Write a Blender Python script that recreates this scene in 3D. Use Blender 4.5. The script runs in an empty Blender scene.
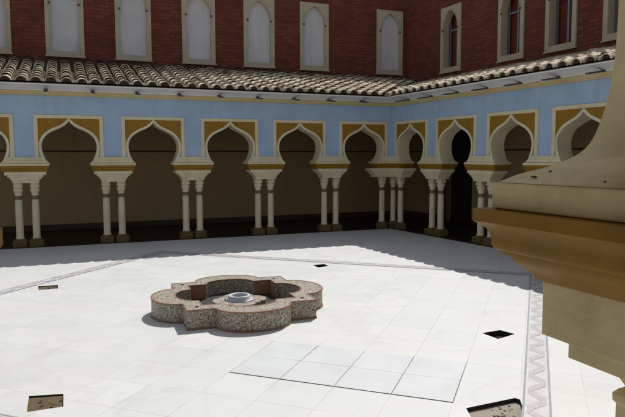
import bpy, bmesh, math, random
from math import sin, cos, pi, radians, sqrt, atan2
from mathutils import Vector, Matrix

random.seed(7)
scene = bpy.context.scene
col = scene.collection

# ------------------------------------------------------------------ camera
EYE = 1.65
PITCH, ROLL = radians(4.8587), radians(-0.1639)
cam_data = bpy.data.cameras.new('camera')
cam_data.sensor_width = 36.0
cam_data.lens = 605.66 / 625.0 * 36.0
cam_data.clip_start = 0.02
cam_data.clip_end = 600.0
cam = bpy.data.objects.new('camera', cam_data)
col.objects.link(cam)
_F = Vector((0, cos(PITCH), -sin(PITCH)))
_R0 = Vector((1, 0, 0))
_U0 = _R0.cross(_F)
_R = cos(ROLL) * _R0 + sin(ROLL) * _U0
_U = cos(ROLL) * _U0 - sin(ROLL) * _R0
_m = Matrix((_R, _U, -_F)).transposed().to_4x4()
_m.translation = (0, 0, EYE)
cam.matrix_world = _m
scene.camera = cam

# ------------------------------------------------------------------ sky and sun
SUN_XY = Vector((0.2826, 0.710)).normalized()      # towards the sun, on the ground
SUN_EL = radians(52.6)
world = bpy.data.worlds.new('World')
scene.world = world
world.use_nodes = True
wn, wl = world.node_tree.nodes, world.node_tree.links
wn.clear()
sky = wn.new('ShaderNodeTexSky')
sky.sky_type = 'NISHITA'
sky.sun_disc = False
sky.sun_elevation = SUN_EL
sky.sun_rotation = atan2(SUN_XY.x, SUN_XY.y)
sky.air_density = 1.0
sky.dust_density = 0.8
sky.ozone_density = 1.0
bg = wn.new('ShaderNodeBackground')
bg.inputs['Strength'].default_value = 0.1
wo = wn.new('ShaderNodeOutputWorld')
hs = wn.new('ShaderNodeHueSaturation')            # sky light desaturated so the shade comes out neutral
hs.inputs['Saturation'].default_value = 0.4
wl.new(sky.outputs[0], hs.inputs['Color'])
wl.new(hs.outputs[0], bg.inputs[0])
wl.new(bg.outputs[0], wo.inputs[0])

sun_data = bpy.data.lights.new('sun', 'SUN')
sun_data.energy = 3.7
sun_data.angle = radians(0.5)
sun_data.color = (1.0, 0.975, 0.93)
sun = bpy.data.objects.new('sun', sun_data)
col.objects.link(sun)
sun.rotation_euler = Vector((SUN_XY.x * cos(SUN_EL), SUN_XY.y * cos(SUN_EL), sin(SUN_EL))).to_track_quat('Z', 'Y').to_euler()

scene.view_settings.view_transform = 'Standard'
scene.view_settings.look = 'None'
scene.view_settings.exposure = 0.0
scene.view_settings.gamma = 1.0
scene.view_settings.use_curve_mapping = False

# ------------------------------------------------------------------ material helpers
class NT:
    def __init__(s, name):
        s.m = bpy.data.materials.new(name)
        s.m.use_nodes = True
        s.n, s.l = s.m.node_tree.nodes, s.m.node_tree.links
        s.b = s.n['Principled BSDF']
        s.b.inputs['Specular IOR Level'].default_value = 0.3
    def node(s, t, **kw):
        n = s.n.new(t)
        for k, v in kw.items():
            setattr(n, k, v)
        return n
    def put(s, node, inp, v):
        if hasattr(v, 'is_output') or isinstance(v, bpy.types.NodeSocket):
            s.l.new(v, node.inputs[inp])
        else:
            node.inputs[inp].default_value = v
    def coord(s, kind='Object'):
        return s.node('ShaderNodeTexCoord').outputs[kind]
    def pos(s):
        return s.node('ShaderNodeNewGeometry').outputs['Position']
    def mapping(s, v, loc=(0, 0, 0), rot=(0, 0, 0), sc=(1, 1, 1)):
        n = s.node('ShaderNodeMapping')
        s.l.new(v, n.inputs[0])
        n.inputs[1].default_value = loc
        n.inputs[2].default_value = rot
        n.inputs[3].default_value = sc
        return n.outputs[0]
    def noise(s, v, scale, detail=4, rough=0.55, dist=0.0):
        n = s.node('ShaderNodeTexNoise')
        s.l.new(v, n.inputs['Vector'])
        n.inputs['Scale'].default_value = scale
        n.inputs['Detail'].default_value = detail
        n.inputs['Roughness'].default_value = rough
        n.inputs['Distortion'].default_value = dist
        return n.outputs['Fac']
    def ramp(s, f, stops, interp='LINEAR'):
        n = s.node('ShaderNodeValToRGB')
        n.color_ramp.interpolation = interp
        e = n.color_ramp.elements
        while len(e) > 1:
            e.remove(e[-1])
        e[0].position, e[0].color = stops[0][0], c4(stops[0][1])
        for p, c in stops[1:]:
            k = e.new(p)
            k.color = c4(c)
        s.l.new(f, n.inputs[0])
        return n.outputs[0]
    def mix(s, f, a, b, mode='MIX'):
        n = s.node('ShaderNodeMix', data_type='RGBA', blend_type=mode)
        s.put(n, 0, f)
        s.put(n, 6, a if not isinstance(a, tuple) else c4(a))
        s.put(n, 7, b if not isinstance(b, tuple) else c4(b))
        return n.outputs[2]
    def bump(s, h, strength=0.3, dist=0.01):
        n = s.node('ShaderNodeBump')
        n.inputs['Strength'].default_value = strength
        n.inputs['Distance'].default_value = dist
        s.l.new(h, n.inputs['Height'])
        s.l.new(n.outputs[0], s.b.inputs['Normal'])
    def col(s, v):
        s.put(s.b, 'Base Color', c4(v) if isinstance(v, tuple) else v)
    def rough(s, v):
        s.put(s.b, 'Roughness', v)

def c4(c):
    if isinstance(c, (int, float)):
        return (c, c, c, 1)
    return tuple(c) + (1,) if len(c) == 3 else tuple(c)

def mul(c, k):
    return tuple(x * k for x in c)

def plaster(name, c, rough=0.75, dirt=0.3, scale=3.0, bump=0.15):
    t = NT(name)
    v = t.pos()
    big = t.noise(v, scale, 6, 0.65)
    streak = t.noise(t.mapping(v, sc=(9, 9, 0.9)), 1.0, 4, 0.6)
    fine = t.noise(v, 60, 3)
    a = t.mix(t.ramp(big, [(0.3, 0), (0.72, 1)]), mul(c, 1.0), mul(c, 1 - 0.45 * dirt))
    a = t.mix(t.ramp(streak, [(0.52, 0), (0.8, dirt)]), a, mul(c, 0.55))
    t.col(a)
    t.rough(rough)
    t.bump(fine, bump, 0.006)
    return t.m

def near_paint(name, c, rough):
    """old distemper seen close: brushed, chipped and grimy"""
    t = NT(name)
    v = t.pos()
    blotch = t.noise(v, 7, 7, 0.7, 0.5)
    a = t.mix(t.ramp(blotch, [(0.35, 0), (0.7, 1)]), mul(c, 1.05), mul(c, 0.72))
    brush = t.noise(t.mapping(v, rot=(0, 0, ROT_L), sc=(8, 8, 130)), 1.0, 3, 0.6)
    a = t.mix(t.ramp(brush, [(0.45, 0), (0.75, 0.22)]), a, mul(c, 0.62))
    grime = t.noise(v, 26, 6, 0.75)
    a = t.mix(t.ramp(grime, [(0.58, 0), (0.80, 0.28)]), a, (0.12, 0.095, 0.06))
    speck = t.noise(v, 150, 2, 0.5)
    a = t.mix(t.ramp(speck, [(0.66, 0), (0.74, 0.18)]), a, mul(c, 0.45))
    t.col(a)
    t.rough(rough)
    t.b.inputs['Specular IOR Level'].default_value = 0.18
    t.bump(t.mix(0.4, grime, brush), 0.22, 0.004)
    return t.m

ROT_L, ROT_R = radians(22.149), radians(-63.814)
M = {}
M['blue'] = plaster('blue_paint', (0.40, 0.545, 0.73), 0.7, 0.35)
M['cream'] = plaster('cream_paint', (0.78, 0.68, 0.47), 0.6, 0.4)
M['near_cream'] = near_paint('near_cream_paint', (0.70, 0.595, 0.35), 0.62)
M['ochre'] = plaster('ochre_paint', (0.32, 0.165, 0.012), 0.55, 0.35)
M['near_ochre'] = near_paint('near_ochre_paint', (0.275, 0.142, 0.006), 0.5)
M['white'] = plaster('white_fascia_paint', (0.84, 0.82, 0.80), 0.7, 0.3)
M['gold'] = plaster('gold_moulding_paint', (0.62, 0.50, 0.26), 0.6, 0.3)
M['plinth'] = plaster('brown_plinth_paint', (0.15, 0.095, 0.035), 0.6, 0.4)
M['gallery'] = plaster('gallery_wall_paint', (0.42, 0.30, 0.155), 0.8, 0.35, 1.2)
M['ringline'] = plaster('brown_collar_paint', (0.20, 0.15, 0.09), 0.7, 0.3)
M['dark'] = plaster('dark_brown_wood', (0.028, 0.02, 0.014), 0.6, 0.3)
M['stone'] = plaster('window_stone', (0.52, 0.45, 0.34), 0.75, 0.35)
M['panel'] = plaster('blind_panel', (0.66, 0.66, 0.70), 0.7, 0.4, 2.0)
M['shutter'] = plaster('red_brown_shutter', (0.20, 0.055, 0.032), 0.6, 0.4)
M['rail'] = plaster('brown_rail_paint', (0.07, 0.045, 0.03), 0.7, 0.3)
M['metal'] = plaster('grey_window_metal', (0.25, 0.26, 0.30), 0.5, 0.2)
M['spout'] = plaster('dark_spout', (0.075, 0.072, 0.078), 0.6, 0.2)
M['whitecap'] = plaster('spout_lip', (0.7, 0.68, 0.64), 0.6, 0.3)
M['ring'] = plaster('jet_ring_stone', (0.62, 0.64, 0.66), 0.5, 0.3, 20)
M['terracotta'] = plaster('terracotta_edging', (0.33, 0.185, 0.12), 0.75, 0.5, 12)
M['wood_sill'] = plaster('roof_batten', (0.05, 0.03, 0.022), 0.8, 0.3)
M['dirt'] = plaster('pit_earth', (0.15, 0.105, 0.06), 0.95, 0.6, 14, 0.8)
M['pit_grey'] = plaster('pit_concrete', (0.40, 0.35, 0.29), 0.95, 0.6, 14, 0.8)
M['pit_side'] = plaster('pit_side', (0.05, 0.042, 0.04), 0.95, 0.4, 14, 0.8)

def brick_mat():
    t = NT('red_brick')
    o = t.coord('Object')
    sx = t.node('ShaderNodeSeparateXYZ')
    t.l.new(o, sx.inputs[0])
    cx_ = t.node('ShaderNodeCombineXYZ')
    t.l.new(sx.outputs[0], cx_.inputs[0])
    t.l.new(sx.outputs[2], cx_.inputs[1])
    wob = t.noise(o, 3.5, 3)
    wv = t.node('ShaderNodeVectorMath', operation='MULTIPLY_ADD')
    cw = t.node('ShaderNodeCombineXYZ')
    t.l.new(wob, cw.inputs[0]); t.l.new(wob, cw.inputs[1])
    t.l.new(cw.outputs[0], wv.inputs[0])
    wv.inputs[1].default_value = (0.02, 0.025, 0)
    t.l.new(cx_.outputs[0], wv.inputs[2])
    b = t.node('ShaderNodeTexBrick')
    t.l.new(wv.outputs[0], b.inputs['Vector'])
    b.inputs['Scale'].default_value = 1.0
    b.inputs['Brick Width'].default_value = 0.225
    b.inputs['Row Height'].default_value = 0.080
    b.inputs['Mortar Size'].default_value = 0.009
    b.inputs['Mortar Smooth'].default_value = 0.25
    b.inputs['Bias'].default_value = -0.1
    b.inputs['Color1'].default_value = (0.235, 0.062, 0.040, 1)
    b.inputs['Color2'].default_value = (0.095, 0.026, 0.020, 1)
    b.inputs['Mortar'].default_value = (0.055, 0.028, 0.023, 1)
    n = t.noise(o, 1.1, 5, 0.6)
    a = t.mix(t.ramp(n, [(0.38, 0), (0.65, 0.6)]), b.outputs['Color'], (0.085, 0.028, 0.021))
    n2 = t.noise(o, 28, 3, 0.7)
    a = t.mix(t.ramp(n2, [(0.35, 0.0), (0.75, 0.7)]), a, (0.20, 0.058, 0.04))
    t.col(a)
    t.rough(0.9)
    t.bump(t.mix(0.25, b.outputs['Fac'], n2), -0.7, 0.012)
    return t.m
M['brick'] = brick_mat()

def tile_mat():
    t = NT('clay_roof_tile')
    o = t.pos()
    at = t.node('ShaderNodeAttribute', attribute_name='tone')
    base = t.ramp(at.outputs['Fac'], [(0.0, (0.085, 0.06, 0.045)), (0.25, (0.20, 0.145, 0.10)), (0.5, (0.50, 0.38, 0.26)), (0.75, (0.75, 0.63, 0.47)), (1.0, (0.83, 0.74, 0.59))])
    n = t.noise(o, 9, 5, 0.7)
    a = t.mix(t.ramp(n, [(0.45, 0), (0.75, 0.75)]), base, (0.10, 0.075, 0.05))
    n2 = t.noise(o, 40, 4, 0.7)
    a = t.mix(t.ramp(n2, [(0.5, 0), (0.8, 0.5)]), a, (0.25, 0.19, 0.14))
    t.col(a)
    t.rough(0.9)
    t.bump(n2, 0.5, 0.01)
    return t.m
M['tile'] = tile_mat()

def pan_mat():
    t = NT('mossy_pan_tile')
    o = t.pos()
    n = t.noise(o, 14, 5, 0.7)
    t.col(t.ramp(n, [(0.3, (0.075, 0.045, 0.03)), (0.55, (0.05, 0.045, 0.025)), (0.75, (0.14, 0.085, 0.055))]))
    t.rough(0.95)
    t.bump(n, 0.6, 0.02)
    return t.m
M['pan'] = pan_mat()

M['plug'] = plaster('red_clay_mouth', (0.075, 0.034, 0.025), 0.9, 0.5, 12)
GA = radians(-20.324)                       # direction of the paving grid
E1 = Vector((cos(GA), sin(GA))); E2 = Vector((-sin(GA), cos(GA)))
def grid(e1, e2):
    p = E1 * e1 + E2 * e2
    return p.x, p.y
GX0 = -0.350 * E1.x + 5.330 * E1.y          # grid coordinates of the back corner of the bluish panel
GY0 = -0.350 * E2.x + 5.330 * E2.y
GS = 0.4225

def floor_mat():
    t = NT('white_marble_floor')
    v = t.pos()
    m = t.node('ShaderNodeMapping', vector_type='TEXTURE')
    t.l.new(v, m.inputs[0])
    ox, oy = grid(GX0, GY0)
    m.inputs[1].default_value = (ox, oy, 0)
    m.inputs[2].default_value = (0, 0, GA)
    b = t.node('ShaderNodeTexBrick', offset=0.0, squash=1.0)
    t.l.new(m.outputs[0], b.inputs['Vector'])
    b.inputs['Scale'].default_value = 1.0
    b.inputs['Brick Width'].default_value = GS
    b.inputs['Row Height'].default_value = GS
    b.inputs['Mortar Size'].default_value = 0.0028
    b.inputs['Mortar Smooth'].default_value = 0.1
    b.inputs['Color1'].default_value = (0.72, 0.72, 0.705, 1)
    b.inputs['Color2'].default_value = (0.645, 0.655, 0.65, 1)
    b.inputs['Mortar'].default_value = (0.50, 0.45, 0.39, 1)
    clean = t.mix(0.0, b.outputs['Color'], b.outputs['Color'])
    # joints come and go: cement-filled in places
    jn = t.noise(v, 1.3, 4, 0.7)
    a = t.mix(t.ramp(jn, [(0.44, 0.0), (0.60, 0.8)]), b.outputs['Color'], (0.685, 0.685, 0.67))
    big = t.noise(v, 0.55, 5, 0.6)
    a = t.mix(t.ramp(big, [(0.45, 0), (0.75, 0.5)]), a, (0.62, 0.60, 0.565))
    sm = t.noise(t.mapping(v, rot=(0, 0, 0.4), sc=(1, 2.2, 1)), 2.3, 6, 0.72, 0.6)
    a = t.mix(t.ramp(sm, [(0.6, 0), (0.85, 0.5)]), a, (0.47, 0.44, 0.40))
    vein = t.noise(t.mapping(v, rot=(0, 0, 0.9), sc=(1, 3.2, 1)), 3.1, 8, 0.62, 1.6)
    a = t.mix(t.ramp(vein, [(0.48, 0), (0.5, 0.09), (0.52, 0)]), a, (0.50, 0.50, 0.50))
    ring = t.noise(v, 0.8, 4, 0.55, 1.2)
    a = t.mix(t.ramp(ring, [(0.555, 0), (0.57, 0.13), (0.60, 0.05), (0.64, 0.0)]), a, (0.42, 0.39, 0.36))
    spk = t.noise(v, 17, 3, 0.6)
    a = t.mix(t.ramp(spk, [(0.72, 0), (0.78, 0.6)]), a, (0.32, 0.27, 0.22))
    t.col(a)
    t.rough(t.ramp(sm, [(0.3, 0.42), (0.7, 0.65)]))
    t.bump(t.mix(0.5, b.outputs['Fac'], spk), -0.15, 0.004)
    return t.m
M['floor'] = floor_mat()

def simple(name, c, rough=0.6, var=0.25, sc=8.0):
    t = NT(name)
    v = t.pos()
    n = t.noise(v, sc, 5, 0.65)
    t.col(t.mix(t.ramp(n, [(0.3, 0), (0.7, 1)]), mul(c, 1 + var * 0.3), mul(c, 1 - var)))
    t.rough(rough)
    t.bump(n, 0.1, 0.005)
    return t.m
M['bluish'] = simple('bluish_marble', (0.66, 0.68, 0.685), 0.5, 0.10, 3)
M['joint'] = simple('dark_joint', (0.17, 0.165, 0.165), 0.9, 0.6, 9)
M['inlay_base'] = simple('inlay_white', (0.64, 0.63, 0.635), 0.5, 0.2, 10)
M['inlay_line'] = simple('inlay_grey_line', (0.36, 0.365, 0.40), 0.5, 0.3, 12)
M['ground'] = simple('dry_earth', (0.22, 0.18, 0.13), 0.95, 0.4, 0.5)

def inlay_bar():
    t = NT('inlay_pink_mosaic')
    v = t.pos()
    vo = t.node('ShaderNodeTexVoronoi')
    t.l.new(v, vo.inputs['Vector'])
    vo.inputs['Scale'].default_value = 70
    t.col(t.ramp(vo.outputs['Color'], [(0.0, (0.43, 0.38, 0.37)), (0.4, (0.55, 0.49, 0.48)), (0.7, (0.42, 0.42, 0.45)), (1, (0.60, 0.56, 0.54))]))
    t.rough(0.55)
    return t.m
M['inlay_bar'] = inlay_bar()

def gallery_floor_mat():
    t = NT('dark_clay_floor')
    v = t.pos()
    b = t.node('ShaderNodeTexBrick', offset=0.0)
    t.l.new(t.mapping(v, rot=(0, 0, radians(-22.1))), b.inputs['Vector'])
    b.inputs['Scale'].default_value = 1
    b.inputs['Brick Width'].default_value = 0.3
    b.inputs['Row Height'].default_value = 0.3
    b.inputs['Mortar Size'].default_value = 0.006
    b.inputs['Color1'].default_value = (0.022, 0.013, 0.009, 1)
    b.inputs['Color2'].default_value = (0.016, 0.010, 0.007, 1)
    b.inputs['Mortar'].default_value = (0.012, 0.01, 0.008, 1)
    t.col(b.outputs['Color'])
    t.rough(0.55)
    return t.m
M['gallery_floor'] = gallery_floor_mat()

def mosaic_mat():
    t = NT('fountain_mosaic')
    v = t.coord('Object')
    wob = t.noise(v, 16, 2)
    wv = t.node('ShaderNodeVectorMath', operation='MULTIPLY_ADD')
    cb = t.node('ShaderNodeCombineXYZ')
    for i in range(3):
        t.l.new(wob, cb.inputs[i])
    t.l.new(cb.outputs[0], wv.inputs[0])
    wv.inputs[1].default_value = (0.12, 0.12, 0.12)
    t.l.new(v, wv.inputs[2])
    vo = t.node('ShaderNodeTexVoronoi')
    t.l.new(wv.outputs[0], vo.inputs['Vector'])
    vo.inputs['Scale'].default_value = 105
    sep = t.node('ShaderNodeSeparateColor')
    t.l.new(vo.outputs['Color'], sep.inputs[0])
    a = t.ramp(sep.outputs[0], [(0.0, (0.58, 0.53, 0.44)), (0.26, (0.045, 0.06, 0.14)), (0.40, (0.50, 0.43, 0.35)), (0.54, (0.08, 0.15, 0.08)),
                                (0.68, (0.24, 0.125, 0.045)), (0.77, (0.52, 0.48, 0.42)), (0.89, (0.16, 0.07, 0.06))], 'CONSTANT')
    ed = t.node('ShaderNodeTexVoronoi', feature='DISTANCE_TO_EDGE')
    t.l.new(wv.outputs[0], ed.inputs['Vector'])
    ed.inputs['Scale'].default_value = 105
    a = t.mix(t.ramp(ed.outputs['Distance'], [(0.02, 0.75), (0.09, 0)]), a, (0.32, 0.26, 0.19))
    wear = t.noise(v, 5, 5, 0.7)
    a = t.mix(t.ramp(wear, [(0.5, 0), (0.8, 0.45)]), a, (0.42, 0.36, 0.30))
    t.col(a)
    t.rough(0.5)
    t.bump(ed.outputs['Distance'], 0.3, 0.004)
    return t.m
M['mosaic'] = mosaic_mat()
M['basin_dark'] = simple('dark_basin_floor', (0.055, 0.05, 0.05), 0.5, 0.5, 9)  # even dark tone over the whole basin floor

# ------------------------------------------------------------------ object helpers
def link(name, bm, mats, parent=None, smooth=False, bevel=0.0, sharp=0, loc=None, rotz=None):
    bmesh.ops.recalc_face_normals(bm, faces=bm.faces)
    me = bpy.data.meshes.new(name)
    bm.to_mesh(me)
    bm.free()
    o = bpy.data.objects.new(name, me)
    for m in (mats if isinstance(mats, (list, tuple)) else [mats]):
        me.materials.append(m)
    if smooth:
        for f in me.polygons:
            f.use_smooth = True
    if sharp:
        for f in me.polygons:
            f.use_smooth = True
        me.set_sharp_from_angle(angle=radians(sharp))
    if bevel:
        b = o.modifiers.new('bevel', 'BEVEL')
        b.width = bevel
        b.segments = 2
        b.limit_method = 'ANGLE'
        b.angle_limit = radians(50)
    col.objects.link(o)
    if parent:
        o.parent = parent
    if loc is not None:
        o.location = loc
    if rotz is not None:
        o.rotation_euler = (0, 0, rotz)
    return o

def tag(o, label=None, cat=None, group=None, kind=None):
    if label: o['label'] = label
    if cat: o['category'] = cat
    if group: o['group'] = group
    if kind or cat: o['kind'] = kind or 'thing'
    return o

def empty(name, loc, rotz, label, cat, group=None):
    o = bpy.data.objects.new(name, None)
    o.empty_display_size = 0.2
    col.objects.link(o)
    o.location = loc
    o.rotation_euler = (0, 0, rotz)
    return tag(o, label, cat, group)

def copy_tree(o, parent=None):
    c = o.copy()
    col.objects.link(c)
    if parent:
        c.parent = parent
    for ch in list(o.children):
        copy_tree(ch, c)
    return c

def box(bm, x0, x1, y0, y1, z0, z1, mi=0):
    v = [bm.verts.new((x, y, z)) for z in (z0, z1) for y in (y0, y1) for x in (x0, x1)]
    for q in ((0, 1, 3, 2), (4, 6, 7, 5), (0, 4, 5, 1), (2, 3, 7, 6), (0, 2, 6, 4), (1, 5, 7, 3)):
        f = bm.faces.new([v[i] for i in q])
        f.material_index = mi

def prism_xz(bm, pts, y0, y1, mi=0):
    """polygon in x-z extruded along y"""
    a = [bm.verts.new((x, y0, z)) for x, z in pts]
    b = [bm.verts.new((x, y1, z)) for x, z in pts]
    n = len(pts)
    fs = [bm.faces.new(a), bm.faces.new(b[::-1])]
    for i in range(n):
        fs.append(bm.faces.new((a[i], b[i], b[(i + 1) % n], a[(i + 1) % n])))
    for f in fs:
        f.material_index = mi
    for f in fs[:2]:
        f.normal_update()
    bmesh.ops.triangulate(bm, faces=fs[:2], ngon_method='EAR_CLIP')

def prism_xy(bm, pts, z0, z1, mi=0):
    a = [bm.verts.new((x, y, z0)) for x, y in pts]
    b = [bm.verts.new((x, y, z1)) for x, y in pts]
    n = len(pts)
    fs = [bm.faces.new(a), bm.faces.new(b[::-1])]
    for i in range(n):
        fs.append(bm.faces.new((a[i], b[i], b[(i + 1) % n], a[(i + 1) % n])))
    for f in fs:
        f.material_index = mi
    for f in fs[:2]:
        f.normal_update()
    bmesh.ops.triangulate(bm, faces=fs[:2], ngon_method='EAR_CLIP')

def band(bm, inner, outer, y0, y1, mi=0):
    """open strip between two x-z polylines, given thickness along y"""
    n = len(inner)
    A = [[bm.verts.new((x, y, z)) for x, z in pl] for pl in (inner, outer) for y in (y0, y1)]
    i0, i1, o0, o1 = A
    fs = []
    for k in range(n - 1):
        fs.append((i0[k], i0[k + 1], o0[k + 1], o0[k]))
        fs.append((i1[k], o1[k], o1[k + 1], i1[k + 1]))
        fs.append((i0[k], i1[k], i1[k + 1], i0[k + 1]))
        fs.append((o0[k], o0[k + 1], o1[k + 1], o1[k]))
    for k in (0, n - 1):
        fs.append((i0[k], o0[k], o1[k], i1[k]))
    for q in fs:
        bm.faces.new(q).material_index = mi

def lathe(bm, prof, cx=0.0, cy=0.0, seg=20, mi=0, square=None):
    rings = []
    for k, (r, z) in enumerate(prof):
        s = square[k] if square else 0.0
        ring = []
        for i in range(seg):
            a = 2 * pi * (i + 0.5) / seg
            c, d = cos(a), sin(a)
            q = 1.0 / max(abs(c), abs(d))
            rr = r * ((1 - s) + s * q)
            ring.append(bm.verts.new((cx + rr * c, cy + rr * d, z)))
        rings.append(ring)
    for a, b in zip(rings, rings[1:]):
        for i in range(seg):
            bm.faces.new((a[i], a[(i + 1) % seg], b[(i + 1) % seg], b[i])).material_index = mi
    bm.faces.new(rings[0][::-1]).material_index = mi
    bm.faces.new(rings[-1]).material_index = mi

# ------------------------------------------------------------------ layout of the place
CORNER = Vector((1.813, 13.915))            # courtyard corner of the two far arcades
ROT_L, ROT_R = radians(22.149), radians(-63.814)
DL = Vector((-cos(ROT_L), -sin(ROT_L)))     # along the far-left arcade, away from the corner
DR = Vector((cos(ROT_R), sin(ROT_R)))
NL = Vector((sin(ROT_L), -cos(ROT_L)))      # into the court
NR = Vector((sin(ROT_R), -cos(ROT_R)))
def bb(bL, bR):
    """plan point lying bL behind the left arcade face and bR behind the right one"""
    det = NL.x * NR.y - NL.y * NR.x
    a, b = -bL, -bR
    return Vector(((a * NR.y - NL.y * b) / det, (NL.x * b - a * NR.x) / det)) + CORNER
def onL(u, b): return CORNER + DL * u - NL * b
def onR(u, b): return CORNER + DR * u - NR * b

Z_IMP, Z_FR, Z_CO = 1.543, 2.435, 2.85
T = 0.28
BAY_L, OFF_L, NB_L = 1.53, 0.716, 7
BAY_R, OFF_R, NB_R = 1.49, 0.745, 7
BACK_L, BACK_R = 2.6, 2.1
SPAN = 11.25

ARCH = [(.345, 1.5445), (.372, 1.556), (.398, 1.585), (.425, 1.635), (.452, 1.70), (.472, 1.77), (.482, 1.85), (.475, 1.925), (.450, 1.992),
        (.405, 2.055), (.345, 2.107), (.270, 2.150), (.195, 2.183), (.125, 2.216), (.072, 2.250), (.034, 2.285), (.010, 2.318)]
def smooth_pts(p, n=2):
    for _ in range(n):
        q = [p[0]]
        for a, b in zip(p, p[1:]):
            q += [(a[0] * .75 + b[0] * .25, a[1] * .75 + b[1] * .25), (a[0] * .25 + b[0] * .75, a[1] * .25 + b[1] * .75)]
        p = q + [p[-1]]
    return p
ARCH = smooth_pts(ARCH, 1)
def offset_pts(p, d):
    out = []
    for i, (x, z) in enumerate(p):
        a, b = p[max(i - 1, 0)], p[min(i + 1, len(p) - 1)]
        tx, tz = b[0] - a[0], b[1] - a[1]
        L = sqrt(tx * tx + tz * tz)
        out.append((x + d * tz / L, z - d * tx / L))
    return out
_o = offset_pts(ARCH, 0.046)
ARCH_OUT = [(max(x, 0.004), max(z, 1.5446)) for x, z in _o]
ARCH_OUT[-1] = (0.004, 2.374)
ARCH_MID = [(max(x, 0.003), max(z, 1.5446)) for x, z in offset_pts(ARCH, 0.022)]
ARCH_MID[-1] = (0.003, 2.345)
def both(h):
    return [(x, z) for x, z in h] + [(-x, z) for x, z in h[::-1]]

# ------------------------------------------------------------------ ground, courtyard floor, gallery floor
bm = bmesh.new()
box(bm, -250, 250, -250, 250, -0.6, -0.3)
tag(link('ground', bm, M['ground']), kind='structure')

court = [onL(SPAN + .9, -0.02), bb(-0.02, -0.02), onR(SPAN + .9, -0.02)]
far4 = court[0] + (court[2] - court[1])
PITS = [
    ('brown', [(-3.549, 7.711), (-3.315, 7.77), (-3.226, 7.56), (-3.43, 7.47)], 'small brown open pit in the white floor beside the inlaid border at the left', 'dirt', 'broken'),
    ('brown', [(-1.975, 4.086), (-1.752, 4.125), (-1.662, 3.905), (-1.865, 3.82)], 'square brown earth-filled pit in the lit white floor at the lower left', 'dirt', 'square'),
    ('dark', [(0.0, 9.18), (0.175, 9.265), (0.248, 9.092), (0.08, 8.97)], 'small dark open pit in the white floor beyond the star-shaped fountain', 'pit_side', 'dark'),
    ('dark', [(1.587, 5.564), (1.786, 5.661), (1.885, 5.529), (1.68, 5.375)], 'dark diamond-shaped pit in the floor just left of the zigzag border', 'pit_side', 'diamond'),
    ('grey', [(1.007, 3.863), (1.386, 4.03), (1.41, 4.0), (1.32, 3.55), (1.0, 3.45)], 'large broken pit with a grey bottom at the lower edge beside the zigzag border', 'pit_grey', 'large'),
]
bm = bmesh.new()
def loop_edges(bm, pts, z):
    v = [bm.verts.new((p[0], p[1], z)) for p in pts]
    return [bm.edges.new((v[i], v[(i + 1) % len(v)])) for i in range(len(v))], v
edges = []
e, _ = loop_edges(bm, [court[1], court[2], far4, court[0]], 0.0)
edges += e
for _, poly, *_r in PITS:
    e, _ = loop_edges(bm, poly, 0.0)
    edges += e
bmesh.ops.triangle_fill(bm, edges=edges, use_beauty=True, use_dissolve=False, normal=(0, 0, 1))
for f in bm.faces:
    if f.normal.z < 0:
        f.normal_flip()
me = bpy.data.meshes.new('courtyard_floor')
bm.to_mesh(me); bm.free()
me.materials.append(M['floor'])
o = bpy.data.objects.new('courtyard_floor', me)
col.objects.link(o)
tag(o, kind='structure')

rnd = random.Random(3)
for kind, poly, lab, mat, _k in PITS:
    depth = 0.03 if kind == 'grey' else 0.012 if kind == 'brown' else 0.05
    cxp = sum(p[0] for p in poly) / len(poly); cyp = sum(p[1] for p in poly) / len(poly)
    bm = bmesh.new()
    top = [bm.verts.new((p[0] - cxp, p[1] - cyp, -0.0005)) for p in poly]
    bot = [bm.verts.new(((p[0] - cxp) * 1.02, (p[1] - cyp) * 1.02, -depth)) for p in poly]
    n = len(poly)
    for i in range(n):
        bm.faces.new((top[i], top[(i + 1) % n], bot[(i + 1) % n], bot[i])).material_index = 1
    bm.faces.new(bot)
    pit = link('floor_pit', bm, [M[mat], M['pit_side']], loc=(cxp, cyp, 0))
    tag(pit, lab, 'pit', 'open pits in the floor')
    # rubble in the bottom
    bm = bmesh.new()
    for _ in range(26 if kind == 'grey' else 10):
        w = [rnd.random() for _ in poly]
        s = sum(w)
        x = sum(p[0] * q for p, q in zip(poly, w)) / s - cxp
        y = sum(p[1] * q for p, q in zip(poly, w)) / s - cyp
        r = rnd.uniform(.004, .012)
        bmesh.ops.create_icosphere(bm, subdivisions=1, radius=r, matrix=Matrix.Translation((x * 1.3, y * 1.3, -depth + r * .4)) @ Matrix.Rotation(rnd.random() * 6, 4, 'Z') @ Matrix.Diagonal((1.4, 1, .6, 1)))
    tag(link('rubble', bm, M[mat], pit), kind='stuff')

# the bluish panel of eight slabs with open joints
bm = bmesh.new()
def gquad(bm, a0, a1, b0, b1, z, mi, jig=0.0):
    vs = []
    for a, b in ((a0, b0), (a1, b0), (a1, b1), (a0, b1)):
        x, y = grid(a, b)
        vs.append(bm.verts.new((x + rnd.uniform(-jig, jig), y + rnd.uniform(-jig, jig), z)))
    f = bm.faces.new(vs)
    f.material_index = mi
    return f
gquad(bm, GX0 - .002, GX0 + 4 * GS + .002, GY0 - 2 * GS - .002, GY0 + .001, 0.003, 1)
for i in range(4):
    for j in range(2):
        gquad(bm, GX0 + i * GS + .0022, GX0 + (i + 1) * GS - .0022, GY0 - (j + 1) * GS + .0016, GY0 - j * GS - .0016, 0.0045, 0, 0.0016)
o = link('floor_panel', bm, [M['bluish'], M['joint']])
tag(o, kind='structure')

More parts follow.
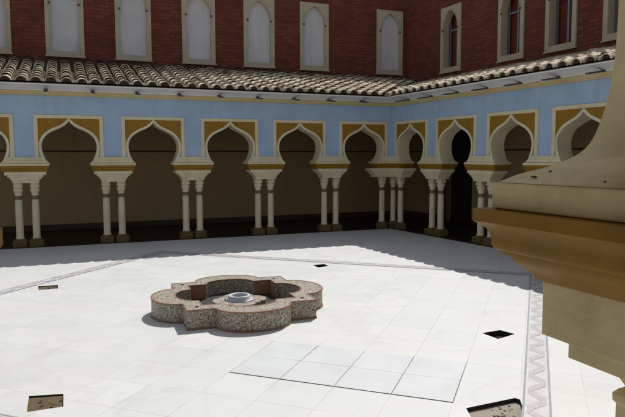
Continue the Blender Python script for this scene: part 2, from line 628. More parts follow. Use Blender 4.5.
# inlaid zigzag border: a square of four strips round the fountain
SC1, SC2, SH = -3.05, 5.85, 3.09
def strip(horizontal, at, lo, hi):
    bm = bmesh.new()
    w = 0.092
    def q(l0, l1, w0, w1, z, mi):
        if horizontal: gquad(bm, l0, l1, at + w0, at + w1, z, mi)
        else: gquad(bm, at + w0, at + w1, l0, l1, z, mi)
    q(lo, hi, -w, w, 0.003, 0)
    q(lo, hi, -w, -w + .016, 0.0042, 1)
    q(lo, hi, w - .016, w, 0.0042, 1)
    P_, hw, half = 0.172, 0.060, 0.052
    l = lo + .02
    k = 0
    while l + P_ < hi:
        s = 1 if k % 2 else -1
        pts = []
        for dl, dw in ((-half, -hw * s), (half, -hw * s), (P_ + half - .016, hw * s), (P_ - half - .016, hw * s)):
            a, b = (l + dl + .008, at + dw) if horizontal else (at + dw, l + dl + .008)
            x, y = grid(a, b)
            pts.append(bm.verts.new((x, y, 0.0042 + 0.0006 * (k % 2))))
        bm.faces.new(pts).material_index = 2
        l += P_
        k += 1
    for f in bm.faces:
        f.normal_update()
        if f.normal.z < 0: f.normal_flip()
    o = link('inlaid_border', bm, [M['inlay_base'], M['inlay_line'], M['inlay_bar']])
    tag(o, kind='structure')
strip(False, SC1 + SH, SC2 - SH + .1, SC2 + SH - .1)
strip(False, SC1 - SH, SC2 - SH + .1, SC2 + SH - .1)
strip(True, SC2 + SH, SC1 - SH - .092, SC1 + SH + .092)
strip(True, SC2 - SH, SC1 - SH - .092, SC1 + SH + .092)

# gallery floors, dark clay
bm = bmesh.new()
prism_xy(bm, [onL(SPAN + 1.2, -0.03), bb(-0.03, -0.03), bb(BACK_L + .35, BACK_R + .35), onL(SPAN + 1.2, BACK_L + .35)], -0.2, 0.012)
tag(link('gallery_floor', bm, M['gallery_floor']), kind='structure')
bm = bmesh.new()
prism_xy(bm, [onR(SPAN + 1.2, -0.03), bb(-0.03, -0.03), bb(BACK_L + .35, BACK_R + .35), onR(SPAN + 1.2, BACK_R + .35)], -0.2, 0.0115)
tag(link('gallery_floor', bm, M['gallery_floor']), kind='structure')

# ------------------------------------------------------------------ arcade walls with their arches
def arcade_wall(sign, rot, bay, off, nb, name_label):
    """sign -1: runs to the left of the corner, +1: to the right (seen from the court)"""
    root = empty('arcade_wall', (CORNER.x, CORNER.y, 0), rot, name_label, 'arcade')
    w = bmesh.new()
    for k in range(nb):
        c = off + bay * k
        xc = sign * c
        hb = bay / 2
        l = [(x + xc, z) for x, z in ARCH_MID]
        r = [(-x + xc, z) for x, z in ARCH_MID]
        lo, hi = xc - hb, xc + hb
        if k == 0:
            if sign < 0: hi = .02
            else: lo = .002
        z1 = Z_CO + (0.004 if sign < 0 else 0)
        poly = [(lo, 1.5455)] + [(x, max(z, 1.5455)) for x, z in r] + [(x, max(z, 1.5455)) for x, z in l[::-1]] + [(hi, 1.5455), (hi, z1), (lo, z1)]
        prism_xz(w, poly, 0.0, T)
    bmesh.ops.remove_doubles(w, verts=w.verts, dist=0.0004)
    link('wall', w, M['blue'], root)
    first = None
    for k in range(nb):
        xc = sign * (off + bay * k)
        if first is None:
            a = bmesh.new()
            band(a, both(ARCH), both(ARCH_OUT), -0.026, T + 0.012)
            arch = link('arch', a, M['cream'], root)
            arch.location = (xc, 0, 0)
            # rectangular cream border
            f = bmesh.new()
            FW, IW = .60, .532
            box(f, -FW, -IW, -.020, .004, 1.662, Z_FR)
            box(f, IW, FW, -.020, .004, 1.662, Z_FR)
            box(f, -IW, IW, -.020, .004, Z_FR - .062, Z_FR)
            link('frame', f, M['cream'], arch, bevel=.004)
            # ochre spandrel
            s = bmesh.new()
            for sg in (1, -1):
                out = [(x, z) for x, z in ARCH_OUT if z > 1.86 and x < IW]
                pl = [(sg * (x - .008), z) for x, z in out if x > .02] + [(sg * .003, 2.366), (sg * .003, Z_FR - .06), (sg * (IW + .002), Z_FR - .06), (sg * (IW + .002), 1.862)]
                prism_xz(s, pl, -.007, .003)
            link('spandrel', s, M['ochre'], arch)
            first = arch
        else:
            c = copy_tree(first, root)
            c.location = (xc, 0, 0)
    # cream moulded feet of the wall above each support
    for k in range(nb + 1):
        if k == 0: continue
        xc = sign * (off + bay * (k - .5))
        g = bay / 2
        b = bmesh.new()
        ft = [(x, z) for x, z in ARCH if z < 1.70]
        L = [(-(g - x) - .0, z) for x, z in ft]
        fl = [(-(g - x), z) for x, z in ft if z < 1.61]
        def cut(z):
            for (x0, z0), (x1, z1) in zip(ARCH, ARCH[1:]):
                if z0 <= z <= z1:
                    return x0 + (x1 - x0) * (z - z0) / (z1 - z0)
            return ARCH[0][0]
        for z0, z1, pr in ((1.545, 1.602, .034), (1.602, 1.642, .022), (1.642, 1.664, .032)):
            a0, a1 = g - cut(z0) - .006, g - cut(z1) - .006
            prism_xz(b, [(xc - a0, z0), (xc + a0, z0), (xc + a1, z1), (xc - a1, z1)], -pr, T + pr - .008)
        link('pier_foot', b, M['cream'], root, bevel=.003)
    return root
arc_L = arcade_wall(-1, ROT_L, BAY_L, OFF_L, NB_L, 'long blue arcade wall across the back of the court, left of the corner')
arc_R = arcade_wall(1, ROT_R, BAY_R, OFF_R, NB_R, 'blue arcade wall with deep horseshoe arches running forward on the right of the corner')

# ------------------------------------------------------------------ twin-column supports
def shaft_bm(bm, cx, cy):
    lathe(bm, [(.069, .152), (.074, .158), (.075, .175), (.069, .186), (.064, .19), (.0655, .45), (.065, .65), (.0605, .885)], cx, cy, 24)
def ring_bm(bm, cx, cy):
    lathe(bm, [(.060, .893), (.0660, .895), (.0660, .910), (.0600, .912), (.0600, .935), (.0660, .937), (.0660, .952), (.060, .955)], cx, cy, 24)
def cap_bm(bm, cx, cy):
    lathe(bm, [(.060, .954), (.062, .985), (.066, 1.01), (.078, 1.035), (.083, 1.06), (.080, 1.085), (.066, 1.098), (.064, 1.108), (.082, 1.112), (.084, 1.145), (.072, 1.15), (.074, 1.196)],
          cx, cy, 24, square=[0, 0, 0, 0.1, .15, .2, .3, .5, .9, .95, 1, 1])
def plinth_bm(bm, cx, cy):
    prof = [(.128, -.004), (.128, .118), (.116, .132), (.104, .140), (.102, .153)]
    lathe(bm, prof, cx, cy, 24, square=[1, 1, 1, .6, .2])

def twin_support():
    root = empty('twin_column', (0, 0, 0), 0, '', 'column', 'twin columns along the arcades')
    cy = T / 2
    for sx in (-.14, .14):
        b = bmesh.new(); plinth_bm(b, sx, cy); link('plinth', b, M['plinth'], root, bevel=.004)
        b = bmesh.new(); shaft_bm(b, sx, cy); sh = link('shaft', b, M['cream'], root, smooth=True)
        b = bmesh.new(); ring_bm(b, sx, cy); link('ring', b, M['ringline'], sh)
        b = bmesh.new(); cap_bm(b, sx, cy); link('capital', b, M['cream'], root)
    b = bmesh.new()
    steps = [(1.335, 1.392, .345), (1.300, 1.335, .300), (1.268, 1.300, .266), (1.238, 1.268, .240), (1.19, 1.238, .222)]
    for i, (z0, z1, h) in enumerate(steps):
        d = .135 + (z0 - 1.19) * .28
        box(b, -h, h, cy - d, cy + d, z0, z1)
    link('corbel', b, M['cream'], root, bevel=.004)
    b = bmesh.new()
    box(b, -.405, .405, -.062, T + .062, 1.462, 1.503)
    box(b, -.392, .392, -.050, T + .050, 1.430, 1.462)
    box(b, -.372, .372, -.034, T + .034, 1.392, 1.430)
    link('impost', b, M['ochre'], root, bevel=.006)
    b = bmesh.new()
    box(b, -.410, .410, -.068, T + .068, 1.503, 1.5435)
    link('slab', b, M['cream'], root, bevel=.006)
    return root
proto = twin_support()
labL = ['first twin column left of the corner cluster, before the blue back arcade', 'second twin column left of the corner cluster on the back arcade',
        'third twin column left of the corner cluster, behind the middle of the fountain', 'fourth twin column left of the corner cluster on the back arcade, near the left end',
        'fifth twin column left of the corner cluster, at the left edge']
labR = ['first twin column right of the corner cluster, beside the black doorway', 'second twin column right of the corner cluster, half hidden by the near ochre impost',
        'third twin column right of the corner cluster, hidden by the near pillar']
spots = [(onL(OFF_L + BAY_L * (k + .5), 0), ROT_L, labL[k]) for k in range(5)] + [(onR(OFF_R + BAY_R * (k + .5), 0), ROT_R, labR[k]) for k in range(3)]
for i, (p, r, lab) in enumerate(spots):
    o = proto if i == 0 else copy_tree(proto)
    o.location = (p.x, p.y, 0)
    o.rotation_euler = (0, 0, r)
    o['label'] = lab

# corner cluster: three columns under an L-shaped impost
def L_poly(p, q, u):
    def eL(b):
        return onL(u, b)
    def eR(b):
        return onR(u, b)
    return [v - CORNER for v in (bb(p, p), eR(p), eR(q), bb(q, q), eL(q), eL(p))]
root = empty('corner_column_cluster', (CORNER.x, CORNER.y, 0), 0, 'cluster of three cream columns carrying the inner corner of the two arcades', 'column')
cc = bb(T / 2, T / 2) - CORNER
cpos = [cc, cc + DL * .30, cc + DR * .30]
for p in cpos:
    b = bmesh.new(); plinth_bm(b, 0, 0); link('plinth', b, M['plinth'], root, bevel=.004).location = (p.x, p.y, -.001 if p is cc else 0)
    b = bmesh.new(); shaft_bm(b, 0, 0); sh = link('shaft', b, M['cream'], root, smooth=True); sh.location = (p.x, p.y, 0)
    b = bmesh.new(); ring_bm(b, 0, 0); link('ring', b, M['ringline'], sh)
    b = bmesh.new(); cap_bm(b, 0, 0); cp = link('capital', b, M['cream'], root); cp.location = (p.x, p.y, 0); cp.rotation_euler = (0, 0, ROT_L)
b = bmesh.new()
for z0, z1, h in [(1.335, 1.392, .375), (1.300, 1.335, .330), (1.268, 1.300, .296), (1.238, 1.268, .270), (1.19, 1.238, .252)]:
    d = .135 + (z0 - 1.19) * .28
    prism_xy(b, L_poly(T / 2 - d, T / 2 + d, h + .14), z0, z1)
link('corbel', b, M['cream'], root)
b = bmesh.new()
for z0, z1, h, d in ((1.462, 1.503, .405, .062), (1.430, 1.462, .392, .05), (1.392, 1.430, .372, .034)):
    prism_xy(b, L_poly(-d, T + d, h), z0, z1)
link('impost', b, M['ochre'], root, bevel=.004)
b = bmesh.new()
prism_xy(b, L_poly(-.068, T + .068, .41), 1.503, 1.5435)
link('slab', b, M['cream'], root, bevel=.004)
b = bmesh.new()
for z0, z1, pr, h in ((1.5445, 1.602, .034, .345), (1.602, 1.642, .022, .305), (1.642, 1.664, .032, .29)):
    prism_xy(b, L_poly(-pr, T + pr - .008, h), z0, z1)
link('pier_foot', b, M['cream'], root)

# ------------------------------------------------------------------ roofs: cornice, fascia, barrel tiles, spouts
SLOPE_L, SLOPE_R = 0.265, 0.25
EAVE_B, EAVE_Z = -0.40, 2.960
def tiled_roof(sign, rot, back, label, spout_u):
    root = empty('tiled_roof', (CORNER.x, CORNER.y, 0), rot, label, 'roof')
    inv = Matrix.Rotation(-rot, 3, 'Z')
    def loc(p, z):
        q = inv @ Vector((p.x - CORNER.x, p.y - CORNER.y, 0))
        return Vector((q.x, q.y, z))
    on = onL if sign < 0 else onR
    def sweep(name, prof, mats, cuts=None, parent=root):
        b = bmesh.new()
        A = [b.verts.new(loc(bb(y, y), z)) for y, z in prof]
        B = [b.verts.new(loc(on(SPAN + 1.2, y), z)) for y, z in prof]
        n = len(prof)
        for i in range(n):
            b.faces.new((A[i], B[i], B[(i + 1) % n], A[(i + 1) % n]))
        b.faces.new(A); b.faces.new(B[::-1])
        return link(name, b, mats, parent)
    sweep('cornice', [(.0, 2.780), (-.030, 2.780), (-.040, 2.790), (-.040, 2.806), (-.052, 2.811), (-.056, 2.823), (-.068, 2.843), (-.085, 2.854), (-.085, 2.866), (.0, 2.866)], M['gold'])
    sweep('fascia', [(.002, 2.867), (-.092, 2.867), (-.100, 2.880), (-.30, 2.930), (-.355, 2.938), (-.355, 2.962), (.05, 2.962)], M['white'])
    # roof deck under the tiles
    e = EAVE_B + .035
    mine, his = (SLOPE_L, SLOPE_R) if sign < 0 else (SLOPE_R, SLOPE_L)
    other = BACK_R if sign < 0 else BACK_L
    def zr(b): return EAVE_Z + mine * (b - EAVE_B)
    b = bmesh.new()
    prof = [(e, zr(e)), (back, zr(back)), (back, zr(back) - .05), (.05, 2.964), (e, 2.964)]
    ends = [bb(y, other) if sign < 0 else bb(other, y) for y, z in prof]
    A = [b.verts.new(loc(q, z)) for q, (y, z) in zip(ends, prof)]
    B = [b.verts.new(loc(on(SPAN + 1.2, y), z)) for y, z in prof]
    for i in range(5):
        b.faces.new((A[i], B[i], B[(i + 1) % 5], A[(i + 1) % 5]))
    b.faces.new(A); b.faces.new(B[::-1])
    link('deck', b, M['pan'], root)
    # tiles
    rr = random.Random(11 if sign < 0 else 23)
    b = bmesh.new()
    tone = b.verts.layers.float_color.new('tone') if False else b.loops.layers.float_color.new('tone')
    pan = 0.248
    step = 0.30
    nrow = int((back - EAVE_B) / step) + 1
    u = -other + .02
    while u < SPAN + .6:
        jit = rr.uniform(-.012, .012)
        for r in range(nrow):
            bc = EAVE_B + step * r
            mid = bc + step * .5
            # bR of this point: stop at the valley
            p = on(u, mid)
            d = CORNER - p
            other_b = -(p - CORNER).dot(NR if sign < 0 else NL)
            if his * (other_b - EAVE_B) > mine * (mid - EAVE_B) - .01:
                continue
            lift = rr.uniform(0, .008)
            tn = min(1, max(0, rr.gauss(.74 if r < nrow - 3 else .74 - .26 * (r - nrow + 4), .16)))  # top rows painted darker: moss and dirt, plus the brick wall's shade
            yaw = rr.uniform(-.02, .02)
            Lt = min(step + .07, back - bc)
            r0, r1, th = rr.uniform(.097, .105), .078, .015
            seg = 8
            ln = []
            for (bo, rad, up) in ((0, r0, .028 if sign < 0 else .016), (Lt, r1, .004)):
                for k2, rd in enumerate((rad, rad - th)):
                    ring = []
                    for i in range(seg + 1):
                        a = pi * i / seg
                        x = u + jit + cos(a) * rd + yaw * bo
                        bb_ = bc + bo + (rr.uniform(-.004, .004) if i == 0 else 0)
                        z = zr(bc + bo) + up + lift + sin(a) * rd * .84
                        ring.append(b.verts.new(Vector((sign * x, bb_, z))))
                    ln.append(ring)
            f_out, f_in, b_out, b_in = ln
            fs = []
            for i in range(seg):
                fs.append(b.faces.new((f_out[i], f_out[i + 1], b_out[i + 1], b_out[i])))
                fs.append(b.faces.new((f_in[i], b_in[i], b_in[i + 1], f_in[i + 1])))
                fs.append(b.faces.new((f_out[i], f_in[i], f_in[i + 1], f_out[i + 1])))
            fs.append(b.faces.new((f_out[0], b_out[0], b_in[0], f_in[0])))
            fs.append(b.faces.new((f_out[seg], f_in[seg], b_in[seg], b_out[seg])))
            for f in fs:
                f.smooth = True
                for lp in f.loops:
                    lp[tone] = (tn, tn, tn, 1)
        # mortar plug in the mouth of the eave tile
        p = on(u, EAVE_B)
        if -(p - CORNER).dot(NR if sign < 0 else NL) < EAVE_B + .05:
            pts = [b.verts.new(Vector((sign * (u + jit + cos(pi * i / 8) * .085), EAVE_B + .045, zr(EAVE_B) + .035 + sin(pi * i / 8) * .078))) for i in range(9)]
            f = b.faces.new(pts)
            f.material_index = 1
        # pan tile ends at the eave, hanging between the covers
        p = on(u + pan / 2, EAVE_B)
        if -(p - CORNER).dot(NR if sign < 0 else NL) < EAVE_B - .02:
            ln = []
            for bo in (.03, .34):
                for rd in (.088, .074):
                    ring = []
                    for i in range(7):
                        a = pi + pi * i / 6
                        ring.append(b.verts.new(Vector((sign * (u + pan / 2 + cos(a) * rd), EAVE_B + bo, zr(EAVE_B + bo) + .085 + sin(a) * rd * .75))))
                    ln.append(ring)
            tn = rr.uniform(.0, .2)
            fs = []
            for i in range(6):
                fs.append(b.faces.new((ln[0][i], ln[0][i + 1], ln[2][i + 1], ln[2][i])))
                fs.append(b.faces.new((ln[1][i], ln[3][i], ln[3][i + 1], ln[1][i + 1])))
                fs.append(b.faces.new((ln[0][i], ln[1][i], ln[1][i + 1], ln[0][i + 1])))
            for f in fs:
                for lp in f.loops:
                    lp[tone] = (tn, tn, tn, 1)
        u += pan
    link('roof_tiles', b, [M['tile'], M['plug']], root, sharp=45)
    # spouts draining the eave
    first = None
    for su in spout_u:
        if first is None:
            s = bmesh.new()
            tilt = Matrix.Translation((0, -.03, 2.880)) @ Matrix.Rotation(radians(9), 4, 'X')
            box(s, -.030, .030, -.42, 0, -.013, .013)
            bmesh.ops.transform(s, matrix=tilt, verts=s.verts)
            first = link('spout', s, M['spout'], root)
            s = bmesh.new()
            box(s, -.034, .034, -.425, -.39, -.022, -.0135)
            bmesh.ops.transform(s, matrix=tilt, verts=s.verts)
            link('lip', s, M['whitecap'], first)
            first.location = (sign * su, 0, 0)
        else:
            c = copy_tree(first, root)
            c.location = (sign * su, 0, 0)
    return root
tiled_roof(-1, ROT_L, BACK_L, 'sunlit clay barrel-tile roof over the back arcade, left of the valley', [0.836 + .796 * k for k in range(13)])
tiled_roof(1, ROT_R, BACK_R, 'clay barrel-tile roof over the right arcade seen along its scalloped eave', [0.80 + .80 * k for k in range(13)])

# ------------------------------------------------------------------ brick storey above
def pointed(hw, z0, zs, za, n=9):
    """right half of a pointed arch opening, bottom to apex: an arc struck from beyond the other side"""
    h = za - zs
    R_ = (hw * hw + h * h) / (2 * hw)          # centre at (hw - R_, zs)
    a1 = math.asin(min(1, h / R_))
    pts = [(hw, z0), (hw, zs)]
    for i in range(1, n + 1):
        a = a1 * i / n
        pts.append((hw - R_ + R_ * cos(a), zs + R_ * sin(a)))
    pts[-1] = (0.002, za)
    return pts

bld = empty('brick_building', (CORNER.x, CORNER.y, 0), 0, 'dark red brick upper storey with pointed stone windows standing behind the tiled roofs', 'building')
def brick_wall(sign, rot, back, z0, zt, wins, zs, zw, other_b, deep):
    inv = Matrix.Rotation(0, 3, 'Z')
    on = onL if sign < 0 else onR
    start = -other_b if sign > 0 else -other_b
    # local frame origin: on the wall plane at u = 0
    org = on(0, back) - CORNER
    b = bmesh.new()
    xs = sorted(set([sign * (start + .0), sign * (SPAN + 2.5)] + [sign * (c - w / 2) for c, w in wins] + [sign * (c + w / 2) for c, w in wins]))
    zl = [z0, zs, zw, zt]
    V = [[b.verts.new((x, 0, z)) for z in zl] for x in xs]
    faces = []
    for i in range(len(xs) - 1):
        mid = (xs[i] + xs[i + 1]) / 2
        isw = any(abs(mid - sign * c) < w / 2 for c, w in wins)
        for j in range(3):
            if isw and j == 1: continue
            faces.append(b.faces.new((V[i][j], V[i + 1][j], V[i + 1][j + 1], V[i][j + 1])))
    r = bmesh.ops.extrude_face_region(b, geom=faces)
    for g in r['geom']:
        if isinstance(g, bmesh.types.BMVert):
            g.co.y += .34
    w_ = link('wall', b, M['brick'], bld)
    w_.location = (org.x, org.y, 0); w_.rotation_euler = (0, 0, rot)
    first = None
    for c, w in wins:
        if first is None:
            hw, h = w / 2, zw - zs
            bw = .100
            root = bpy.data.objects.new('window', None)
            f = bmesh.new()
            apex = zw - .085
            spring = zw - .54
            half = pointed(hw - bw, zs + bw, spring, apex)
            # stone surround with a pointed opening: two mirrored halves
            for sg in (1, -1):
                poly = [(0, zs), (hw, zs), (hw, zw), (0, zw)] + [(max(0.0, x if i < len(half) - 1 else 0), z) for i, (x, z) in list(enumerate(half))[::-1]] + [(0, zs + bw)]
                prism_xz(f, [(sg * x, z) for x, z in poly], -.035, .10 if not deep else .16)
            bmesh.ops.remove_doubles(f, verts=f.verts, dist=.0005)
            fr = link('window', f, M['stone'], bld)
            root = fr
            # moulded pointed hood and its little corbels
            m = bmesh.new()
            inn = [(x, z) for x, z in half if z >= spring - .001]
            outp = [(max(.003, x), z) for x, z in offset_pts(inn, .035)]
            outp[-1] = (.003, apex + .055)
            band(m, both(inn), both(outp), -.052, -.0351)
            link('hood_mould', m, M['stone'], fr)
            m = bmesh.new()
            for sg in (1, -1):
                m = bmesh.new()
                box(m, sg * (hw - bw) - .025, sg * (hw - bw) + .025, -.058, -.036, spring - .045, spring - .003)
                link('hood_corbel', m, M['plinth'], fr)
            p = bmesh.new()
            if not deep:
                box(p, -hw + .03, hw - .03, .055, .09, zs + .03, zw - .06)
                link('blind_panel', p, M['panel'], fr)
            else:
                # deep reveal, metal mullion, open red-brown shutter behind
                box(p, -hw + .02, hw - .02, .30, .33, zs + .02, zw - .05)
                link('shutter', p, M['shutter'], fr)
                s = bmesh.new()
                for zz in [zs + .18 + .26 * i for i in range(5)]:
                    box(s, -hw + .12, hw - .12, .284, .301, zz, zz + .02)
                    box(s, -hw + .12, hw - .12, .290, .301, zz + .1, zz + .112)
                link('shutter_rail', s, M['shutter'], fr)
                s = bmesh.new()
                box(s, -.022, .022, .19, .24, zs + .085, zw - .12)
                box(s, -hw + .03, -hw + .10, .19, .24, zs + .03, zw - .12)
                box(s, hw - .10, hw - .03, .19, .24, zs + .03, zw - .12)
                box(s, -hw + .10, -.022, .195, .235, spring - .02, spring + .02)
                box(s, .022, hw - .10, .195, .235, spring - .02, spring + .02)
                link('mullion', s, M['metal'], fr)
                s = bmesh.new()
                box(s, -hw + .001, -hw + .03, .16, .33, zs + .03, zw - .03)
                box(s, hw - .03, hw - .001, .16, .33, zs + .03, zw - .03)
                box(s, -hw + .001, hw - .001, .16, .33, zs + .001, zs + .03)
                link('reveal', s, M['stone'], fr)
            s = bmesh.new()
            box(s, -hw - .02, hw + .02, -.055, -.002, zs - .035, zs + .0)
            link('sill', s, M['stone'], fr, bevel=.006)
            first = fr
            o = fr
        else:
            o = copy_tree(first, bld)
        q = on(c, back) - CORNER
        o.location = (q.x, q.y, 0)
        o.rotation_euler = (0, 0, rot)
winsL = [(-1.378, .80), (.84, .80), (2.33, .80), (3.845, .80), (5.36, .80), (6.83, .80), (8.31, .80), (9.8, .80)]
winsR = [(-.55, .76), (1.487, .76), (2.84, .76), (4.2, .76), (5.55, .76), (6.9, .76), (8.25, .76)]
brick_wall(-1, ROT_L, BACK_L, 3.0, 5.97, winsL, 3.912, 5.60, BACK_R, False)
brick_wall(1, ROT_R, BACK_R, 3.0, 5.972, winsR, 3.770, 5.36, BACK_L, True)
bpy.context.view_layer.update()

# ------------------------------------------------------------------ gallery back walls and ceilings
def gallery_wall(sign, rot, back, other, label, doors):
    root = empty('gallery_wall', (CORNER.x, CORNER.y, 0), rot, label, 'wall')
    b = bmesh.new()
    pieces = []
    u = -other - .2
    for d0, d1 in doors + [(SPAN + 2, None)]:
        pieces.append((u, d0))
        u = d1
    for a, c in pieces:
        x0, x1 = sorted((sign * a, sign * c))
        box(b, x0, x1, back - .012, back + .25, -.2, 3.0)
    for d0, d1 in doors:
        x0, x1 = sorted((sign * d0, sign * d1))
        box(b, x0 - .0, x1, back - .012, back + .25, 2.25, 3.0)
    link('wall', b, M['gallery'], root)
    b = bmesh.new()
    for a, c in pieces:
        x0, x1 = sorted((sign * a, sign * c))
        box(b, x0, x1, back - .03, back - .013, .0125, .15)
    link('skirting', b, M['rail'], root)
    b = bmesh.new()
    for a, c in pieces:
        x0, x1 = sorted((sign * a, sign * c))
        box(b, x0, x1, back - .035, back - .013, 1.775, 1.81)
    link('dado_rail', b, M['rail'], root)
    for d0, d1 in doors:
        x0, x1 = sorted((sign * d0, sign * d1))
        b = bmesh.new()
        box(b, x0 - .07, x0, back - .04, back + .1, .0125, 2.25)
        box(b, x1, x1 + .07, back - .04, back + .1, .0125, 2.25)
        box(b, x0 - .07, x1 + .07, back - .04, back + .1, 2.25, 2.33)
        link('door_frame', b, M['dark'], root)
        b = bmesh.new()
        box(b, x0, x1, back + .16, back + .22, .0, 2.25)
        link('door', b, M['dark'], root)
    b = bmesh.new()
    x0, x1 = sorted((sign * -other, sign * (SPAN + 2)))
    box(b, x0, x1, T + .002, back - .014, 2.90 if sign < 0 else 2.903, 2.94 if sign < 0 else 2.943)
    link('ceiling', b, M['gallery'], root)
    return root
gallery_wall(-1, ROT_L, BACK_L, BACK_R, 'plain brown back wall of the gallery behind the left run of arches', [])
gallery_wall(1, ROT_R, BACK_R, BACK_L, 'plain brown back wall of the gallery behind the right arches, with the black doorway', [(-.66, .26)])

# ------------------------------------------------------------------ fountain
FC = Vector((-.80, 6.50))
def star(hs, r, n=14):
    """square of half side hs whose four sides bulge out as half-round lobes of radius r"""
    pts = []
    for k in range(4):
        rot = Matrix.Rotation(k * pi / 2, 2)
        side = [(hs, -hs), (hs, -hs + (hs - r) * .5)]
        for i in range(n + 1):
            a = -pi / 2 + pi * i / n
            side.append((hs + r * cos(a) * .74, r * sin(a)))
        side.append((hs, hs - (hs - r) * .5))
        pts += [tuple(rot @ Vector(p)) for p in side]
    return pts
fount = empty('fountain', (FC.x, FC.y, 0), radians(19.5), 'low star-shaped mosaic fountain with rounded lobes and terracotta edges in the court', 'fountain')
HS, LR, TH, FH = .655, .375, .17, .195
outer, inner = star(HS, LR), star(HS - TH, LR - .10)
outer2, inner2 = star(HS + .004, LR + .004), star(HS - TH - .004, LR - .104)
def ringwall(bm, o_, i_, z0, z1):
    n = len(o_)
    R_ = [[bm.verts.new((x, y, z)) for x, y in pl] for pl in (o_, i_) for z in (z0, z1)]
    ob, ot, ib, it = R_
    for k in range(n):
        j = (k + 1) % n
        bm.faces.new((ob[k], ob[j], ot[j], ot[k]))
        bm.faces.new((ib[k], it[k], it[j], ib[j]))
        bm.faces.new((ot[k], ot[j], it[j], it[k]))
        bm.faces.new((ob[k], ib[k], ib[j], ob[j]))
b = bmesh.new(); ringwall(b, outer, inner, .014, FH)
link('basin_wall', b, M['mosaic'], fount)
b = bmesh.new(); ringwall(b, outer2, star(HS - .010, LR - .010), FH - .009, FH + .003)
link('outer_edging', b, M['terracotta'], fount)
b = bmesh.new(); ringwall(b, star(HS - TH + .008, LR - .094), inner2, FH - .009, FH + .0025)
link('inner_edging', b, M['terracotta'], fount)
b = bmesh.new(); ringwall(b, star(HS + .004, LR + .004), star(HS - .01, LR - .01), .0005, .020)
link('foot_edging', b, M['terracotta'], fount)
# terracotta facing of the inner straight faces
b = bmesh.new()
h = HS - TH
for k in range(4):
    rot = Matrix.Rotation(k * pi / 2, 2)
    for sg in (1, -1):
        y0, y1 = sg * (LR - .09), sg * (h - .004)
        ps = [tuple(rot @ Vector(p)) for p in ((h - .008, min(y0, y1)), (h - .0015, min(y0, y1)), (h - .0015, max(y0, y1)), (h - .008, max(y0, y1)))]
        b = bmesh.new()
        prism_xy(b, ps, .03, FH - .013)
        link('inner_tile', b, M['terracotta'], fount)
b = bmesh.new(); prism_xy(b, star(HS - TH + .03, LR - .08), .0045, .028)
link('basin_floor', b, M['basin_dark'], fount)
b = bmesh.new()
prism_xy(b, star(.19, .14), .0285, .105)
link('pedestal', b, M['mosaic'], fount)
b = bmesh.new()
prof = [(.082, .106), (.165, .106), (.135, .111), (.124, .118), (.122, .150), (.117, .156), (.095, .156), (.090, .150), (.084, .120)]
rings = []
for r, z in prof:
    rings.append([b.verts.new((r * cos(2 * pi * i / 32), r * sin(2 * pi * i / 32), z)) for i in range(32)])
for a, c in zip(rings, rings[1:] + rings[:1]):
    for i in range(32):
        b.faces.new((a[i], a[(i + 1) % 32], c[(i + 1) % 32], c[i]))
link('jet_ring', b, M['ring'], fount, smooth=True)
b = bmesh.new()
lathe(b, [(.083, .1062), (.083, .112)], 0, 0, 24)
link('jet_well', b, M['pit_side'], fount)
for k in range(4):
    a = pi / 4 + k * pi / 2
    b = bmesh.new()
    lathe(b, [(.020, FH + .0005), (.017, FH + .007)], cos(a) * (HS - .10) * 1.38, sin(a) * (HS - .10) * 1.38, 12)
    link('corner_stud', b, M['pit_side'], fount)

# ------------------------------------------------------------------ near arcade the camera looks out of
# local frame: x along the wall to the right, y from the court face (y=0) back towards the camera is negative
NS = Vector((0.302, 1.02))                       # court-side end corner of the right slab
NROT = ROT_L
ND = 0.44                                        # depth of the near piers
def nloc(x, y):
    return NS + Vector((cos(NROT), sin(NROT))) * x + Vector((-sin(NROT), cos(NROT))) * y
PW = 0.84                                        # slab length along the wall
GAP = 0.762

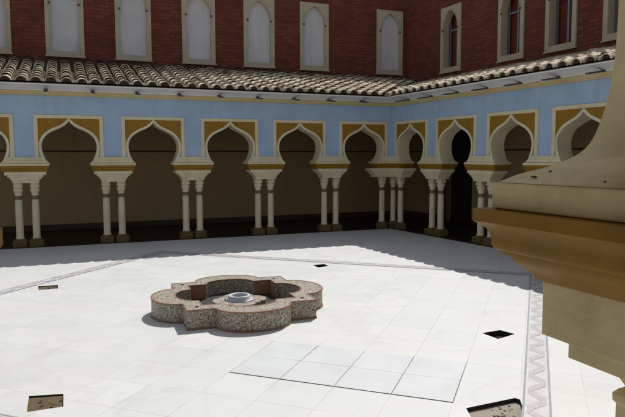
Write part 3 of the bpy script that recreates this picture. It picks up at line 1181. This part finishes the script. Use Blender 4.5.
def near_pier(name, origin, label, group='near piers beside the camera'):
    root = empty(name, (origin.x, origin.y, 0), NROT, label, 'pillar', group)
    # x: 0..PW, y: -ND..0
    def slabloft(bm, prof):
        """prof: (inset, z) pairs, positive inset = smaller than the slab; square rings lofted"""
        rings = []
        for ins, z in prof:
            rings.append([bm.verts.new(p) for p in ((ins, -ND + ins, z), (PW - ins, -ND + ins, z), (PW - ins, -ins, z), (ins, -ins, z))])
        for a, c in zip(rings, rings[1:]):
            for i in range(4):
                bm.faces.new((a[i], a[(i + 1) % 4], c[(i + 1) % 4], c[i]))
        bm.faces.new(rings[0][::-1]); bm.faces.new(rings[-1])
    b = bmesh.new(); slabloft(b, [(0, 1.5635), (0, 1.607)])
    link('slab', b, M['near_cream'], root, bevel=.004)
    b = bmesh.new()
    slabloft(b, [(.054, 1.4460), (.0515, 1.4490), (.049, 1.4540), (.046, 1.4585), (.041, 1.4640), (.035, 1.4685), (.029, 1.4735), (.0245, 1.4790), (.0215, 1.4855),
                 (.0120, 1.4872), (.0105, 1.4920), (.0040, 1.4955), (.0012, 1.5010), (.0005, 1.5120), (-.001, 1.5220), (-.006, 1.5300), (-.013, 1.5360), (-.019, 1.5395), (-.0215, 1.5410), (-.0215, 1.5628)])
    link('impost', b, M['near_ochre'], root, sharp=28)
    b = bmesh.new()
    slabloft(b, [(.060, 1.355), (.060, 1.4455)])
    slabloft(b, [(.0895, 1.320), (.0895, 1.3545)])
    slabloft(b, [(.158, 1.248), (.142, 1.254), (.1370, 1.260), (.1365, 1.272), (.142, 1.279), (.150, 1.284), (.146, 1.292), (.1415, 1.300), (.140, 1.3195)])
    cxp, cyp = PW / 2, -ND / 2
    for z0, z1, h in ((1.19, 1.2475, .22),):
        box(b, cxp - h, cxp + h, cyp - .13, cyp + .13, z0, z1)
    link('corbel', b, M['near_cream'], root, bevel=.002)
    for sx in (-.105, .105):
        c_ = bmesh.new(); plinth_bm(c_, cxp + sx, cyp); link('plinth', c_, M['plinth'], root)
        c_ = bmesh.new(); shaft_bm(c_, cxp + sx, cyp); sh = link('shaft', c_, M['cream'], root, smooth=True)
        c_ = bmesh.new(); ring_bm(c_, cxp + sx, cyp); link('ring', c_, M['ringline'], sh)
        c_ = bmesh.new(); cap_bm(c_, cxp + sx, cyp); link('capital', c_, M['cream'], root)
    return root
near_pier('near_pier', nloc(0, 0), 'large cream slab over a moulded ochre impost, closest to the camera at right')
near_pier('near_pier', nloc(-GAP - PW, 0), 'ochre tip of the near impost just entering at the left edge')

# wall above: profile of arch from the slab end (inset a, height z)
NZ = 1.6075
foot = [(.003, 0.0), (.02, .005), (.044, .0125), (.08, .019), (.118, .0262), (.147, .035), (.17, .043), (.1885, .052), (.2104, .072), (.229, .108), (.242, .144), (.250, .175), (.2575, .235), (.260, .324), (.256, .40), (.245, .48), (.20, .55),
        (.12, .62), (.02, .68), (-.10, .73), (-.22, .78), (-.31, .83), (-GAP / 2, .90)]
foot = smooth_pts(foot, 2)
b = bmesh.new()
P2 = PW + GAP
ZTOP = 2.9
def half_pier(x0, sg):
    # from pier centre to the arch apex on side sg (-1: left side)
    cx_ = x0 + PW / 2
    edge = [((x0 + a) if sg < 0 else (x0 + PW - a), NZ + z) for a, z in foot]
    return cx_, edge
for n_ in range(-1, 2):
    x0 = n_ * P2
    l = [(x0 + a, NZ + z) for a, z in foot]
    r = [(x0 + PW - a, NZ + z) for a, z in foot]
    poly = l + [(l[-1][0], ZTOP), (r[-1][0], ZTOP)] + r[::-1]
    prism_xz(b, poly, -ND + .02, -.012)
bmesh.ops.remove_doubles(b, verts=b.verts, dist=.0003)
nw = link('near_arcade_wall', b, M['near_cream'], loc=(NS.x, NS.y, 0), rotz=NROT)
tag(nw, 'cream curve of the near arch rising from its slab at the right edge', 'arch')
for f in nw.data.polygons:
    f.use_smooth = abs(f.normal.y) < .5

# roof over the near gallery and its back wall, out of the picture but shading it
nr = empty('near_gallery', (NS.x, NS.y, 0), NROT, 'roof, ceiling and back wall of the near gallery where the photographer stands', 'building')
b = bmesh.new()
prism = [(-.95, 2.99), (-.95, 2.93), (.0, 2.902), (2.9, 2.902), (2.9, 3.9)]  # front eave lengthened over the court to keep sun off the pier
A = [b.verts.new((-5.6, -y, z)) for y, z in prism]; B = [b.verts.new((4.6, -y, z)) for y, z in prism]
for i in range(5):
    b.faces.new((A[i], B[i], B[(i + 1) % 5], A[(i + 1) % 5]))
b.faces.new(A); b.faces.new(B[::-1])
link('roof', b, M['gallery'], nr)
b = bmesh.new(); box(b, -5.6, 4.6, -2.9, -2.65, -.2, 2.9); link('back_wall', b, M['gallery'], nr)
b = bmesh.new(); box(b, -5.6, 4.6, -2.649, -.55, -.2, .02); link('floor', b, M['gallery_floor'], nr)

# crumbs of dry leaf lying on the near slab
M['leaf'] = plaster('dry_leaf', (0.10, 0.075, 0.045), 0.9, 0.5, 40)
for (x, y, z, r, lab) in ((.028, -.068, 1.6175, .0034, 'dark curled dry leaf crumb on the near slab, nearest its left corner'),
                          (.069, -.060, 1.6255, .0024, 'pale flat leaf crumb on the near slab, just under the rising arch'),
                          (.026, -.208, 1.6150, .0022, 'small leaf crumb on the near slab, rightmost, by the picture edge')):
    b = bmesh.new()
    bmesh.ops.create_icosphere(b, subdivisions=2, radius=r, matrix=Matrix.Diagonal((1.7, 1.0, .55, 1)))
    for vtx in b.verts:
        vtx.co *= rnd.uniform(.75, 1.25)
    p = nloc(x, y)
    tag(link('dry_leaf', b, M['leaf'], loc=(p.x, p.y, z), rotz=rnd.random() * 3), lab, 'leaf', 'leaf crumbs on the near slab')
